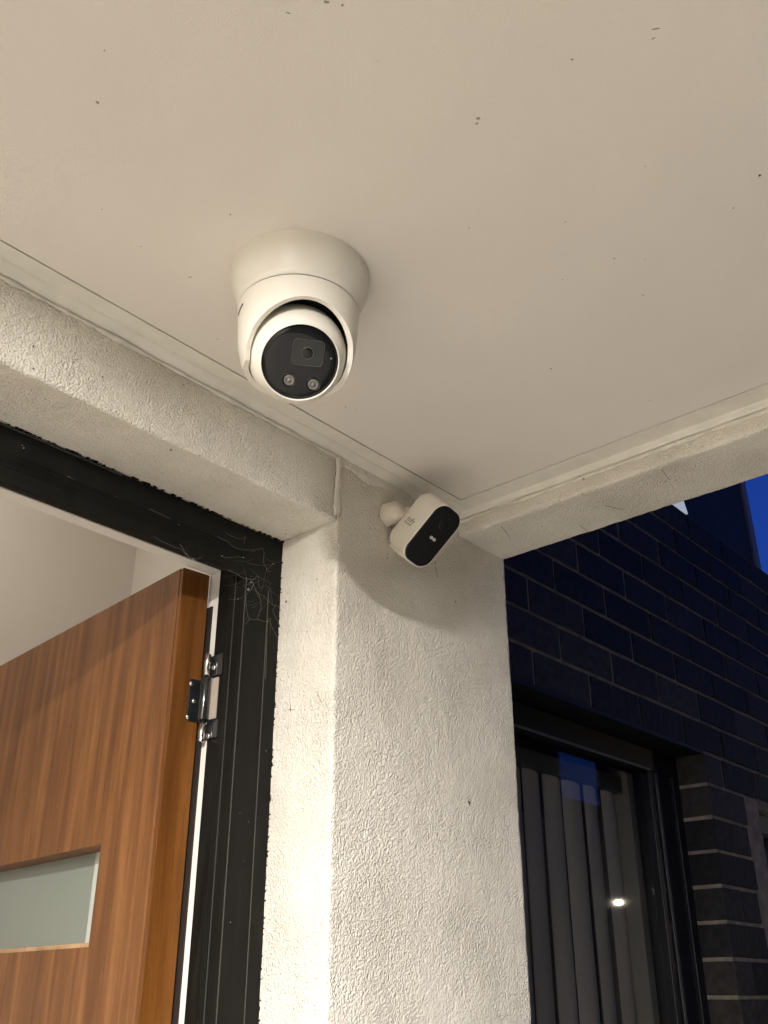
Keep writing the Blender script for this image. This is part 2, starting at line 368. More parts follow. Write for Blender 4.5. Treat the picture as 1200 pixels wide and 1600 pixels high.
# ragged caulk under the mouldings
bm = bmesh.new()
for k, (p0, p1) in enumerate((((-0.4, 0.7495, 0.6095), (PX0, 0.7495, 0.6095)), ((1.0112, -0.3, 0.6095), (1.0112, 0.745, 0.6095)))):
    p0 = Vector(p0); p1 = Vector(p1); n = 300; prev = None
    inw = Vector((0, -1, 0)) if k == 0 else Vector((-1, 0, 0))
    for i in range(n + 1):
        p = p0.lerp(p1, i / n) + Vector((0, 0, EYE)); w = 0.0022 + 0.0016 * noise.noise(p * 40) + 0.0010 * noise.noise(p * 150)
        ring = [bm.verts.new(p + inw * math.cos(a) * w + Vector((0, 0, -math.sin(a) * w * 1.3))) for a in [math.pi * q / 4 - .2 for q in range(5)]]
        if prev:
            for q in range(4): bm.faces.new([prev[q], prev[q + 1], ring[q + 1], ring[q]])
        prev = ring
obj('caulk_line', bm, M_caulk, ceil, True)
# specks on ceiling
def speck(bm, p, n, r, flat=0.45, el=1.0, ang=0.0):
    e1, e2, n = frame_from(n, Vector((0, 0, 1)) if abs(n.z) < .9 else Vector((0, 1, 0)))
    a = e1 * math.cos(ang) + e2 * math.sin(ang); b = n.cross(a)
    q = bmesh.ops.create_icosphere(bm, subdivisions=2, radius=1)['verts']
    for v in q:
        c = v.co.copy(); k = 1 + 0.35 * noise.noise(c * 1.7 + p * 50)
        v.co = p + (a * c.x * el + b * c.y + n * c.z * flat) * r * k
random.seed(11)
bm = bmesh.new(); D = Vector((0, 0, -1))
for x, y, r in [(163, 79, .7), (894, 93, .8), (1187, 274, 1.5), (159, 327, .7), (360, 335, .9), (733, 356, .9), (883, 347, .8), (960, 404, .9), (1146, 325, .7),
                (1005, 461, .8), (879, 437, .8), (861, 576, 1.1), (665, 545, .5), (1015, 626, .8), (220, 385, .7), (668, 460, .5), (560, 520, .4), (745, 455, .4), (590, 95, .4), (1008, 260, .5)]:
    speck(bm, on(x, y, 2, 0.62), D, r * 0.0007, .4, random.uniform(1, 1.6), random.uniform(0, 3))
obj('insect_speck_marks', bm, M_speck, ceil, True, kind='stuff')
bm = bmesh.new()
for x, y, r, el, an in [(747, 185, 2.6, 1.3, .3), (745, 193, 1.8, 1.5, 1.2), (152, 160, 2.2, 1.2, 0), (510, 3, 2.2, 1.6, .5), (535, 8, 1.5, 1.5, 2), (1025, 45, 1.3, 4, 1.0), (1021, 60, 1.0, 3, 1.4),
                        (297, 433, 1.0, 4.5, .9), (340, 530, .8, 4, 1.7), (540, 636, .8, 5, 2.4), (557, 640, .6, 4, 2.3), (450, 20, 1.0, 3, .4), (1008, 405, .7, 2, 0)]:
    speck(bm, on(x, y, 2, 0.62), D, r * 0.00055, .12, el, an)
obj('smudge_marks', bm, M_speck2, ceil, True, kind='stuff')

# specks on the walls
bm = bmesh.new(); NY = Vector((0, -1, 0)); NX = Vector((-1, 0, 0))
for x, y, r in [(195, 533, 1.2), (287, 601, .9), (160, 589, .7), (52, 541, .8), (733, 1254, 1.5), (680, 880, 1.4), (712, 940, .9), (677, 945, .6), (605, 872, 1.0), (606, 866, .7), (720, 1075, .5), (640, 1180, .4), (600, 1400, .5), (700, 1500, .5)]:
    speck(bm, on(x, y, 1, 0.7495), NY, r * .0009, .5, random.uniform(1, 2.2), random.uniform(0, 3))
for x, y, r in [(447, 940, 1.3), (495, 905, .8), (497, 959, .7), (480, 987, .7), (454, 1108, 1.0), (484, 1222, .5), (425, 1250, .6)]:
    speck(bm, on(x, y, 0, 0.7645), NX, r * .0009, .5, random.uniform(1, 1.6), random.uniform(0, 3))
for x, y, r in [(267, 703, 1.2), (312, 712, .9), (52, 576, .9), (395, 785, .6), (446, 835, .9), (452, 843, .7), (447, 828, .6)]:
    speck(bm, on(x, y, 2, ZL - .0003), D, r * .0009, .5, random.uniform(1, 1.8), random.uniform(0, 3))
for x, y, r in [(847, 823, 1.0), (875, 777, .8), (1040, 752, .9), (910, 772, .7), (958, 795, .7), (1195, 672, .8)]:
    speck(bm, on(x, y, 2, ZB - .0003), D, r * .0009, .5, random.uniform(1, 3), random.uniform(0, 3))
obj('wall_specks', bm, M_speck, wall, True, kind='stuff')
bm = bmesh.new()
for i in range(14):
    p = on(878 + i * 2.6, 747 - 5 * math.sin(i / 4), 0, 1.0105); speck(bm, p, Vector((-1, 0, -.6)).normalized(), random.uniform(.0010, .0022), .8, 1.3, random.uniform(0, 3))
for i in range(26):
    p = on(880 + i * 3.4, 790 - 1.45 * i, 2, ZB - .0002)
obj('mud_nest', bm, M_dust, wall, True)

# hairs, twigs and scratches stuck to the render
bm = bmesh.new()
for pl in [[(905, 820), (916, 829), (925, 838)], [(945, 790), (960, 793), (975, 797)], [(1033, 733), (1040, 742), (1046, 750)], [(783, 822), (792, 833), (797, 841)]]:
    tube(bm, [on(x, y, 2, ZB - .001) for x, y in pl], 0.00022, 4)
for pl in [[(681, 884), (682, 893), (684, 902)], [(733, 1248), (735, 1254), (733, 1258)]]:
    tube(bm, [on(x, y, 1, 0.7488) for x, y in pl], 0.0003, 4)
for pl in [[(454, 1101), (454, 1112)], [(449, 1109), (459, 1109)], [(493, 1080), (503, 1098)]]:
    tube(bm, [on(x, y, 0, 0.7640) for x, y in pl], 0.0002, 4)
obj('stuck_hairs', bm, M_speck, wall, True, kind='stuff')

# ------------------------------------------------------------------ door frame
YF = 0.847
df = empty('door_frame', 'black metal entrance door frame set in the rendered opening', 'door frame', (0.76, 0.88, 0))
obj('head', B(-0.75, 0.7700, YF, YF + 0.0060, 0.4570, 0.5222), M_frame, df, bevel=0.0008)
obj('head_body', B(-0.75, 0.7690, YF + 0.0062, 0.8990, 0.4810, 0.5220), M_frame, df)
obj('head_ridge', B(-0.75, 0.52, YF - 0.0012, YF + 0.0004, 0.5190, 0.5204), M_edge, df)
for z in (0.4905, 0.4870, 0.4835, 0.4800, 0.4765): obj('head_groove', B(-0.75, 0.706, YF - 0.0007, YF + 0.0004, z, z + 0.0013), M_frame, df)
obj('head_ridge', B(-0.75, 0.706, YF - 0.0020, YF + 0.0004, 0.4572, 0.4628), M_frame, df, bevel=0.0006)
obj('head_lining', B(-0.75, 0.7690, 0.8992, 0.9180, 0.4795, 0.5222), M_lining, df, bevel=0.0006)
obj('jamb', B(0.7080, 0.7700, YF, YF + 0.0060, -EYE, 0.4568), M_frame, df, bevel=0.0008)
obj('jamb_body', B(0.7095, 0.7690, YF + 0.0062, 0.8990, -EYE, 0.4808), M_frame, df, bevel=0.0008)
obj('jamb_ridge', B(0.7445, 0.7457, YF - 0.0006, YF + 0.0004, -EYE, 0.450), M_edge, df)
obj('jamb_ridge', B(0.7082, 0.7092, YF - 0.0005, YF + 0.0004, -EYE, 0.4565), M_edge, df)
for y, w in ((0.8662, 0.0009), (0.8745, 0.0009)):
    obj('jamb_ridge', B(0.7084, 0.7097, y, y + w, -EYE, 0.4800), M_edge, df)
obj('jamb_rib', B(0.7072, 0.7097, 0.8674, 0.8742, -EYE, 0.4800), M_frame, df, bevel=0.0005)
obj('jamb_lining', B(0.7105, 0.7690, 0.8992, 0.9200, -EYE, 0.4793), M_lining, df, bevel=0.0006)
obj('lining_strip', B(0.7090, 0.7106, 0.9088, 0.9200, -EYE, 0.4350), M_strip, df)  # dark brown strip along the jamb lining
# ragged sealant between frame and render
bm = bmesh.new(); random.seed(5)
for k in range(110):
    x = random.uniform(0.20, 0.765); z = EYE + ZL - 0.0003
    speck(bm, Vector((x, YF - 0.0008, z)), D, random.uniform(.0008, .0021), .6, random.uniform(1, 2.5), random.uniform(-.3, .3))
for k in range(70):
    z = EYE + random.uniform(-0.08, 0.52)
    speck(bm, Vector((PX0 - 0.0002, YF - 0.0008, z)), NX, random.uniform(.0004, .0011), .6, random.uniform(1, 3.0), random.uniform(0, 3))
obj('sealant', bm, M_frame, df, True, kind='stuff')
# pale paint flecks and scratches
bm = bmesh.new()
for x, y, r in [(37, 700, 1.2), (35, 696, .8), (108, 745, .9), (233, 816, .7), (279, 820, 1.0)]:
    speck(bm, on(x, y, 1, YF - .0004), NY, r * .0006, .3, 1.6, .8)
for x, y, r in [(416, 1173, .9), (366, 1192, .8), (338, 1237, 1.0), (343, 1246, .8), (375, 1270, .6), (381, 1345, .5), (388, 1284, .7), (360, 1441, .9)]:
    speck(bm, on(x, y, 0, 0.7090) if x < 372 else on(x, y, 1, YF - .0004), NX if x < 372 else NY, r * .00055, .3, 1.3, .8)
for pl, ax, v in [([(105, 744), (118, 750), (134, 757)], 1, YF - .0002), ([(233, 795), (265, 810)], 1, YF - .0002), ([(180, 775), (205, 787)], 1, YF - .0002)]:
    tube(bm, [on(x, y, ax, v) for x, y in pl], 0.00013, 4)
obj('paint_flecks', bm, M_speck2, df, True, kind='stuff')

# ------------------------------------------------------------------ timber door, swung inwards
TH = math.radians(6.0)
DU = Vector((math.sin(TH), math.cos(TH), 0)); DT = Vector((math.cos(TH), -math.sin(TH), 0)); DZ = Vector((0, 0, 1))
H1 = Vector((0.6685, 0.925, 0)); THK = 0.0389; ZT = 0.4776; WID = 0.82
door = empty('timber_door', 'brown timber veneer entrance door standing open with narrow frosted pane', 'door', H1)
def dbox(u0, u1, t0, t1, z0, z1):
    bm = bmesh.new(); vs = box(bm, 0, 1, 0, 1, 0, 1)
    for v in bm.verts:
        c = v.co - Vector((0, 0, EYE)); v.co = H1 + DU * (u0 + (u1 - u0) * c.x) + DT * (t0 + (t1 - t0) * c.y) + DZ * (z0 + (z1 - z0) * c.z + EYE)
    return bm
WU0, WU1, WZ0, WZ1 = 0.1205, 0.60, 0.0515, 0.1627
def leaf():
    bm = bmesh.new()
    for a in [(0.0012, WU0, -EYE + .01, ZT), (WU1, WID, -EYE + .01, ZT), (WU0, WU1, WZ1, ZT), (WU0, WU1, -EYE + .01, WZ0)]:
        b2 = dbox(a[0], a[1], 0, THK, a[2], a[3]); me = bpy.data.meshes.new('t'); b2.to_mesh(me); b2.free(); bm.from_mesh(me); bpy.data.meshes.remove(me)
    bmesh.ops.remove_doubles(bm, verts=bm.verts, dist=1e-5)
    # drop the inner faces shared by two blocks
    seen = {}
    for f in bm.faces: seen.setdefault(tuple(round(x, 4) for x in f.calc_center_median()), []).append(f)
    bmesh.ops.delete(bm, geom=[f for v in seen.values() if len(v) > 1 for f in v], context='FACES_ONLY')
    return bm
obj('door_leaf', leaf(), M_door, door)
obj('edge_strip', dbox(-0.006, 0.0004, 0.0004, THK - 0.0004, -EYE + .01, ZT - .0004), M_lip, door, bevel=0.0007, label='orange brown timber strip on the hinge edge')
obj('glass_panel', dbox(WU0 + .0004, WU1 - .0004, 0.0300, 0.0350, WZ0 + .0004, WZ1 - .0004), M_frost, door)
obj('pane_strip', dbox(WU0 + .0006, WU0 + .066, 0.0288, 0.0298, WZ0 + .0006, WZ1 - .0006), M_frost2, door)  # pale strip down one side of the pane
obj('glazing_bead', dbox(WU0 + .0005, WU1 - .0005, 0.0015, 0.0297, WZ0 + .0003, WZ0 + .0050), M_bead, door)
# hinge fixed to the door's edge
HC = on(320, 1097, 1, 0.944)
ku = lambda p: p
hz0, hz1 = 0.2895, 0.3400
hinge = obj('hinge', dbox(-0.0082, -0.0062, 0.024 - 0.0015, THK + 0.004, hz0, hz1), M_hinge, door, bevel=0.0006)
kn = on(319, 1097, 1, 0.9000); kn.z = EYE
KR = 0.0062
bm = bmesh.new()
lathe(bm, [(0, hz0), (KR, hz0), (KR, hz1), (0, hz1)], kn, DZ, 24); obj('hinge_barrel', bm, M_hinge, hinge, True, bevel=0.0003)
bm = bmesh.new(); lathe(bm, [(0, 0.2640), (0.0028, 0.2640), (0.0040, 0.2660), (0.0030, 0.2680), (0.0040, 0.2705), (0.0040, hz0 - .0006), (0, hz0 - .0006)], kn, DZ, 20)
lathe(bm, [(0, hz1 + .0006), (0.0040, hz1 + .0006), (0.0040, 0.3680), (0.0025, 0.3702), (0, 0.3705)], kn, DZ, 20); obj('hinge_pin', bm, M_steel, hinge, True)
obj('hinge_strip', dbox(-0.0100, -0.0084, THK + 0.0005, THK + 0.0022, hz0 + .001, hz1 - .001), M_steel, hinge)
for x, y in [(299, 1068), (303, 1095), (293.5, 1120)]:
    p = onp(x, y, H1 + DU * -0.0083 + DZ * EYE, DU)
    bm = bmesh.new(); lathe(bm, [(0.0029, 0), (0.0027, 0.0008), (0.0016, 0.0016), (0, 0.0019)], p, -DU, 20); obj('screw', bm, M_steel, hinge, True)
# fixed half of the hinge, on the frame
x0h = 0.7084
fl = obj('hinge_leaf', B(x0h - 0.0012, x0h + 0.0012, 0.8790, 0.9120, 0.3420, 0.3680), M_hinge, df, bevel=0.0006)
box_b = B(x0h - 0.0012, x0h + 0.0012, 0.8790, 0.9120, 0.2675, 0.2888)
obj('hinge_leaf', box_b, M_hinge, df, bevel=0.0006)
obj('hinge_packer', B(x0h - 0.0006, x0h + 0.0016, 0.8850, 0.9080, 0.2905, 0.3400), M_pack, df, bevel=0.0004)
for x, y in [(334, 1043), (325, 1150)]:
    p = on(x, y, 0, x0h - 0.0014); bm = bmesh.new()
    lathe(bm, [(0.0034, 0), (0.0032, 0.0007), (0.0018, 0.0015), (0.0012, 0.0009), (0, 0.0009)], p, NX, 20); obj('screw', bm, M_steel, fl, True)

# ------------------------------------------------------------------ hall behind the door
hall = [('hall_wall', B(-1.6, 1.235, 1.90, 2.0, -EYE, 1.60)), ('hall_wall', B(1.235, 1.30, 0.962, 2.0, -EYE, 1.60)),
        ('hall_ceiling', B(-1.6, 1.30, 0.955, 2.0, 1.60, 1.66)), ('hall_wall', B(-1.7, -1.6, 0.955, 2.0, -EYE, 1.6)), ('hall_wall', B(-1.6, 1.235, 0.9605, 0.99, 0.684, 1.6)),
        ('hall_floor', B(-1.6, 1.3, 0.96, 2.0, -EYE - .05, -EYE + .004))]
for n_, b_ in hall: tag(obj(n_, b_, M_plaster), kind='structure')

# ------------------------------------------------------------------ turret camera on the ceiling
TC = Vector((0.500, 0.548, EYE))
tur = empty('turret_camera', 'large white round ceiling camera with black glossy face and two small lights', 'security camera', TC + Vector((0, 0, 0.62)))
Z = Vector((0, 0, 1))
bm = bmesh.new()
lathe(bm, [(0.0664, 0.6199), (0.0665, 0.6130), (0.0661, 0.6080), (0.0648, 0.6030), (0.0622, 0.5965), (0.0597, 0.5900), (0.0580, 0.5835), (0.0573, 0.5778), (0.0545, 0.5778)], TC, Z, 96)
obj('mounting_ring', bm, M_white, tur, True)
bm = bmesh.new(); lathe(bm, [(0.0555, 0.5785), (0.0557, 0.5765)], TC, Z, 96); obj('seam', bm, M_gap, tur, True)
def cn(a, b, c): return (RT * a + UP * b - VD * c).normalized()      # direction as seen: right, up, toward lens
BC = Vector((0.501, 0.549, EYE + 0.5315)); BR = 0.0455
FN = cn(0.19, -0.41, 0.89)
housing_prof = [(0.0545, 0.5764), (0.0565, 0.5764), (0.0567, 0.5750), (0.0562, 0.5660), (0.0556, 0.5560), (0.0549, 0.5450), (0.0538, 0.5330), (0.0508, 0.5200), (0.0455, 0.5060), (0.044, 0.494)]
def hr(z):
    pr = sorted([(b, a) for a, b in housing_prof[1:]])
    for (z0, r0), (z1, r1) in zip(pr, pr[1:]):
        if z0 <= z <= z1: return r0 + (r1 - r0) * (z - z0) / (z1 - z0)
    return pr[0][1]
def hit(px, py, far=False):                                          # where the sight line meets the housing
    r = ray(px, py).normalized(); best = None; k = 0.5
    while k < 1.1:
        p = E0 + r * k; q = p - TC; rr = math.hypot(q.x, q.y)
        if 0.494 <= q.z <= 0.576:
            g = abs(rr - hr(q.z))
            if best is None or g < best[0]: best = (g, p)
            if g < 0.0004: return p
        k += 0.0003
    return best[1]
P1, P2, P3 = hit(470, 462), hit(380, 592), hit(551, 566)
ON = (P2 - P1).cross(P3 - P1).normalized()
if ON.z > 0: ON = -ON
bm = bmesh.new(); lathe(bm, [(r, z) for r, z in housing_prof], TC, Z, 128)
bmesh.ops.subdivide_edges(bm, edges=bm.edges, cuts=1)
bmesh.ops.bisect_plane(bm, geom=bm.verts[:] + bm.edges[:] + bm.faces[:], plane_co=P1, plane_no=ON, clear_outer=True)
bmesh.ops.bisect_plane(bm, geom=bm.verts[:] + bm.edges[:] + bm.faces[:], plane_co=TC + Z * 0.5110, plane_no=-Z, clear_outer=True)
hs = obj('housing', bm, M_white, tur, True)
md = hs.modifiers.new('shell', 'SOLIDIFY'); md.thickness = 0.0050; md.offset = -1; md.use_even_offset = True
md = hs.modifiers.new('bv', 'BEVEL'); md.width = 0.0016; md.segments = 3; md.limit_method = 'ANGLE'; md.angle_limit = 0.9
bm = bmesh.new(); lathe(bm, [(0.0490, 0.5770), (0.0490, 0.5745), (0.0, 0.5740)], TC, Z, 64); obj('socket', bm, M_gap, tur, True)
# eyeball
d0 = math.sqrt(BR ** 2 - 0.0360 ** 2); a0 = math.asin(0.0360 / BR)
prof = [(0.0346, d0 - 0.002), (0.0347, d0 + 0.0004), (0.0351, d0 + 0.0009), (0.0356, d0 + 0.0007)] + [(BR * math.sin(a), BR * math.cos(a)) for a in [a0 + (math.pi - a0) * k / 40 for k in range(41)]]
prof[-1] = (0, -BR)
bm = bmesh.new(); lathe(bm, prof, BC, FN, 96); ball = obj('eyeball', bm, M_white, tur, True)
bm = bmesh.new(); gz = d0 - 0.0006
lathe(bm, [(0, gz + 0.0022), (0.012, gz + 0.0021), (0.024, gz + 0.0018), (0.0300, gz + 0.0014), (0.0322, gz + 0.0006), (0.0334, gz - 0.0004), (0.0345, gz - 0.0006)], BC, FN, 96)
face = obj('face_glass', bm, M_black, ball, True)
FP = BC + FN * (gz + 0.0021)
e1 = (RT * 0.982 + UP * -0.17); e1 = (e1 - FN * e1.dot(FN)).normalized(); e2 = FN.cross(e1)
def fpt(px, py, h=0.0): return onp(px, py, FP, FN) + FN * h
def ring_plate(c, w, h, r, t, hh, m, name, par):
    bm = bmesh.new(); o = rrect(w, h, r, 6); i = rrect(w - 2 * t, h - 2 * t, max(r - t, 0.0004), 6)
    P = lambda q, z: [c + e1 * x + e2 * y + FN * z for x, y in q]
    loft(bm, [P(o, -0.0006), P(o, hh), P(i, hh), P(i, -0.0002)], False, False)
    return obj(name, bm, m, par, True)
wc = fpt(481.5, 551.5)
ring_plate(wc, 0.0288, 0.0238, 0.0040, 0.0009, 0.00045, M_lensrim, 'lens_window_rim', tur)
bm = bmesh.new(); q = rrect(0.0262, 0.0212, 0.0032, 6); loft(bm, [[wc + e1 * x + e2 * y + FN * z for x, y in q] for z in (-0.0006, 0.00022)]); lw = obj('lens_window', bm, M_lensin, tur)
lc = fpt(480.5, 552)
bm = bmesh.new(); lathe(bm, [(0.0050, 0.0002), (0.0052, 0.0006), (0.0057, 0.0006), (0.0059, 0.0002)], lc, FN, 48); obj('lens_ring', bm, M_lensrim, tur, True)
bm = bmesh.new(); lathe(bm, [(0.0049, 0.00024), (0.0030, 0.0006), (0, 0.0008)], lc, FN, 40); obj('lens', bm, M_black, tur, True)
for x, y in [(452, 594), (489.5, 601)]:
    p = fpt(x, y)
    bm = bmesh.new(); lathe(bm, [(0.0070, -0.0012), (0.0069, 0.0003), (0.0064, 0.0004), (0.0060, -0.0002), (0.0049, -0.0002)], p, FN, 36); led = obj('led_surround', bm, M_blackm, tur, True)
    bm = bmesh.new(); lathe(bm, [(0.0049, -0.0001), (0.0047, 0.0009), (0.0036, 0.0009), (0.0030, 0.0003), (0.0016, 0.0003), (0.0013, 0.0012), (0, 0.0015)], p, FN, 36)
    obj('led', bm, M_ledlens, tur, True)
bm = bmesh.new(); lathe(bm, [(0.0014, 0.0), (0.0012, 0.0005), (0, 0.0007)], fpt(518, 561, -0.0003), FN, 20); obj('light_sensor', bm, M_lensrim, tur, True)
# small embossed icons above the face, and the print on the housing's left flank
def sphpt(px, py, R):
    r = ray(px, py).normalized(); o = E0 - BC; b = o.dot(r); c = o.dot(o) - R * R; return E0 + r * (-b - math.sqrt(max(b * b - c, 0)))
for x, y, w, h in [(483.0, 497, .0008, .0042), (489, 498, .0009, .0030), (492.4, 499, .0007, .0048), (496, 500.5, .0010, .0026)]:
    p = sphpt(x, y, BR); n = (p - BC).normalized(); a = RT - n * RT.dot(n); a.normalize(); b = n.cross(a)
    bm = bmesh.new(); q = rrect(w, h, w * .45, 4); loft(bm, [[p + a * u + b * v + n * z for u, v in q] for z in (-.0002, .00035)]); obj('embossed_mark', bm, M_white2, tur)
for k, (x, y) in enumerate([(378.6, 476.0), (377.4, 478.4), (376.3, 480.8), (375.2, 483.2), (374.2, 485.8), (373.3, 488.6), (372.6, 491.2)]):
    p = hit(x, y); q = p - TC; n = Vector((q.x, q.y, 0)).normalized(); tg = Z.cross(n)
    bm = bmesh.new(); s = 0.0013 if k == 0 else 0.0009
    q = rrect(0.0028, s * 1.5, s * .4, 3); loft(bm, [[p + tg * u + Z * v + n * z for u, v in q] for z in (-.0004, .0003)]); obj('printed_letter', bm, M_inkd, tur)

# ------------------------------------------------------------------ battery camera on the pier
CN = cn(0.40, -0.36, 0.84)
LA = (RT * -0.61 + UP * -0.79); LA = (LA - CN * LA.dot(CN)).normalized(); WA = CN.cross(LA)   # long axis points down-left
if WA.dot(RT) < 0: WA = -WA
fc = on(676.2, 838.3, 1, 0.685)
bat = empty('battery_camera', 'small white box camera with black face, tilted on the pier under the ceiling corner', 'security camera', fc)
LL, WW, DD = 0.0868, 0.0478, 0.049
def bl(w, l, r, z, dx=0, dy=0): return [fc + WA * (x + dx) + LA * (y + dy) + CN * z for x, y in rrect(w, l, r, 10)]
bm = bmesh.new()
loft(bm, [bl(WW - .010, LL - .010, .013, -DD), bl(WW - .004, LL - .004, .016, -DD + .0012), bl(WW - .0008, LL - .0008, .0176, -DD + .005), bl(WW, LL, .018, -DD + .010),
          bl(WW, LL, .018, -.0025), bl(WW - .0006, LL - .0006, .0177, -.0008), bl(WW - .0022, LL - .0022, .0169, 0.0), bl(WW - .0034, LL - .0034, .0163, -.0008)])
body = obj('body', bm, M_white2, bat, True)
bm = bmesh.new()
loft(bm, [bl(WW - .0036, LL - .0036, .0162, -.0012), bl(WW - .0038, LL - .0038, .0161, .0001), bl(WW - .006, LL - .006, .015, .0006)])
obj('front_panel', bm, M_blackm, bat)
def bpt(px, py): return onp(px, py, fc + CN * 0.0007, CN)
for nm, x, y, r, m in [('lens', 696, 820, .0088, M_black), ]:
    bm = bmesh.new(); lathe(bm, [(r, 0), (r - .0005, .0005), (r * .8, .0001), (0, -.0001)], bpt(x, y), CN, 40); obj('lens_ring', bm, M_blackm, bat, True)
    bm = bmesh.new(); lathe(bm, [(r * .55, 0.0001), (r * .3, .0007), (0, .0009)], bpt(x, y), CN, 40); obj('lens', bm, M_black, bat, True)
p = bpt(675.8, 841.3); bm = bmesh.new(); q = rrect(0.0125, 0.0046, 0.0021, 6)
loft(bm, [[p + WA * x + LA * y + CN * z for x, y in q] for z in (-.0003, .0005)]); obj('sensor', bm, M_blackm, bat)
for s in (-.0026, .0026):
    bm = bmesh.new(); q = rrect(0.0050, 0.0040, 0.0019, 6); loft(bm, [[p + WA * (x + s) + LA * y + CN * z for x, y in q] for z in (.0003, .0010)]); obj('sensor_window', bm, M_pir, bat)
bm = bmesh.new(); loft(bm, [[fc + WA * x + LA * (LL / 2 + z) + CN * (y - .030) for x, y in rrect(.026, .034, .004, 4)] for z in (-.001, .0012)]); obj('charging_flap', bm, M_white2, bat)
# lettering on the long flank
sp = fc - WA * (WW / 2 + .0001)
lo = onp(642.5, 812.5, sp, WA)
text_obj('lettering', 'eufy', 0.0108, lo, CN, -LA, M_ink, bat)
lo2 = onp(637, 818.0, sp, WA)
text_obj('lettering', 'SECURITY', 0.0040, lo2, CN, -LA, M_ink, bat)
# mount: round foot on the wall, crumpled taped neck, ball, collar at the camera back
mb = on(604, 806, 1, 0.7495)
back = fc - CN * (DD - .001) + LA * -0.004
bm = bmesh.new(); lathe(bm, [(0, 0), (.0150, 0), (.0156, .002), (.0154, .006), (.0146, .013), (.0138, .018)], mb, NY, 40); lathe(bm, [(.0138, .018), (.0116, .024), (.006, .027), (0, .028)], mb, NY, 40)
for v in bm.verts: v.co += Vector((noise.noise(v.co * 90), noise.noise(v.co * 90 + Vector((5, 0, 0))), noise.noise(v.co * 90 + Vector((0, 9, 0))))) * 0.0018
obj('wall_mount', bm, M_mount, bat, True)
ax = (back - (mb + NY * .016)); n_ = ax.length
bm = bmesh.new(); prof = [(0.0115 + 0.0014 * math.sin(k * 1.3), n_ * k / 12) for k in range(13)]; lathe(bm, prof, mb + NY * .016, ax, 40)
for v in bm.verts: v.co += Vector((noise.noise(v.co * 120), noise.noise(v.co * 120 + Vector((5, 0, 0))), noise.noise(v.co * 120 + Vector((0, 9, 0))))) * 0.0022
obj('mount_neck', bm, M_mount, bat, True)

# ------------------------------------------------------------------ downlight fitting (lights the porch) and the added fill lamp's fitting
M_em = mat('lit_diffuser', (0.8, 0.8, 0.8), 0.5); bsdf(M_em).inputs['Emission Color'].default_value = (1, .86, .66, 1); bsdf(M_em).inputs['Emission Strength'].default_value = 20
for L_, lab in ((LAMP, 'round white slim ceiling light nearest the entrance door'), (FILL_LAMP, 'added round white slim ceiling light, unseen, filling the porch with bounced light')):
    dl = empty('ceiling_light', lab, 'light', L_, 'porch ceiling lights'); c = Vector((L_.x, L_.y, EYE))
    bm = bmesh.new(); lathe(bm, [(0.056, 0.6199), (0.055, 0.6100), (0.051, 0.6070), (0.0465, 0.6080), (0.0465, 0.6198)], c, Z, 48); obj('trim_ring', bm, M_trim, dl, True)
    bm = bmesh.new(); lathe(bm, [(0.0460, 0.6085), (0, 0.6085)], c, Z, 48); obj('diffuser', bm, M_em, dl, True)
# unseen wall added to bounce light into the porch
side = empty('porch_bounce_wall', 'unseen cream rendered wall added opposite the side beam to bounce light', 'wall', (-1.65, -0.3, 0))
obj('wall_face', B(-1.75, -1.605, -1.4, 0.745, -EYE, 0.66), M_stucco, side)

# ------------------------------------------------------------------ cobwebs round the frame's corner
def P84(x, y, d=0.0): return on(x, y, 1, 0.838 + d)
web = [[(240, 838), (262, 850), (283, 858), (293, 868), (301, 873)], [(281, 850), (296, 871), (303, 874), (316, 870)], [(340, 838), (356, 846), (366, 855), (380, 859), (398, 858)],
       [(392, 862), (402, 858), (410, 856), (413, 864), (411, 876), (416, 888), (419, 893), (424, 892)], [(418, 890), (427, 880)], [(345, 868), (353, 871), (372, 870), (383, 871)],
       [(356, 890), (370, 896), (380, 903), (392, 905), (396, 912), (393, 921), (389, 923)], [(389, 923), (384, 931), (370, 936), (357, 936)], [(396, 912), (401, 925), (412, 931), (424, 943), (430, 947)],
       [(384, 933), (385, 950), (388, 963), (390, 967), (404, 968), (418, 972)], [(418, 972), (420, 966), (425, 980), (430, 990), (437, 1000)], [(390, 967), (386, 972), (381, 976)],
       [(430, 945), (426, 954), (431, 965), (440, 982)], [(430, 945), (440, 950)], [(403, 925), (407, 935), (408, 950), (402, 966)], [(398, 905), (401, 899), (404, 901)],
       [(352, 832), (372, 842), (386, 840)], [(383, 836), (381, 850)], [(418, 972), (417, 1000), (415, 1060)]]
cwo = empty('cobweb', 'wispy grey cobweb strung across the upper corner of the black door frame', 'cobweb', P84(400, 900)); random.seed(2)
for i, pl in enumerate(web):
    P = []; 
    for k, (x, y) in enumerate(pl):
        P.append(P84(x, y, random.uniform(-.004, .003)))
        if k < len(pl) - 1:
            x2, y2 = pl[k + 1]; P.append(P84((x + x2) / 2, (y + y2) / 2 + 0.8, random.uniform(-.003, .003)))
    cw = bmesh.new(); tube(cw, P, 0.00011 if i not in (6, 1) else 0.00018, 4); obj('strand', cw, M_web, cwo, True)
for _ in range(26):
    x, y = random.gauss(398, 16), random.gauss(905, 30); a_ = random.uniform(0, 6.28); L_ = random.uniform(10, 42)
    if not (338 < x < 436): continue
    x2, y2 = min(x + L_ * math.cos(a_), 439), y + L_ * abs(math.sin(a_))
    P = [P84(x + (x2 - x) * q / 6, y + (y2 - y) * q / 6 + 3.0 * math.sin(math.pi * q / 6), -0.006 - 0.010 * math.sin(math.pi * q / 6)) for q in range(7)]
    cw = bmesh.new(); tube(cw, P, 0.00006, 3); obj('strand', cw, M_web, cwo, True)
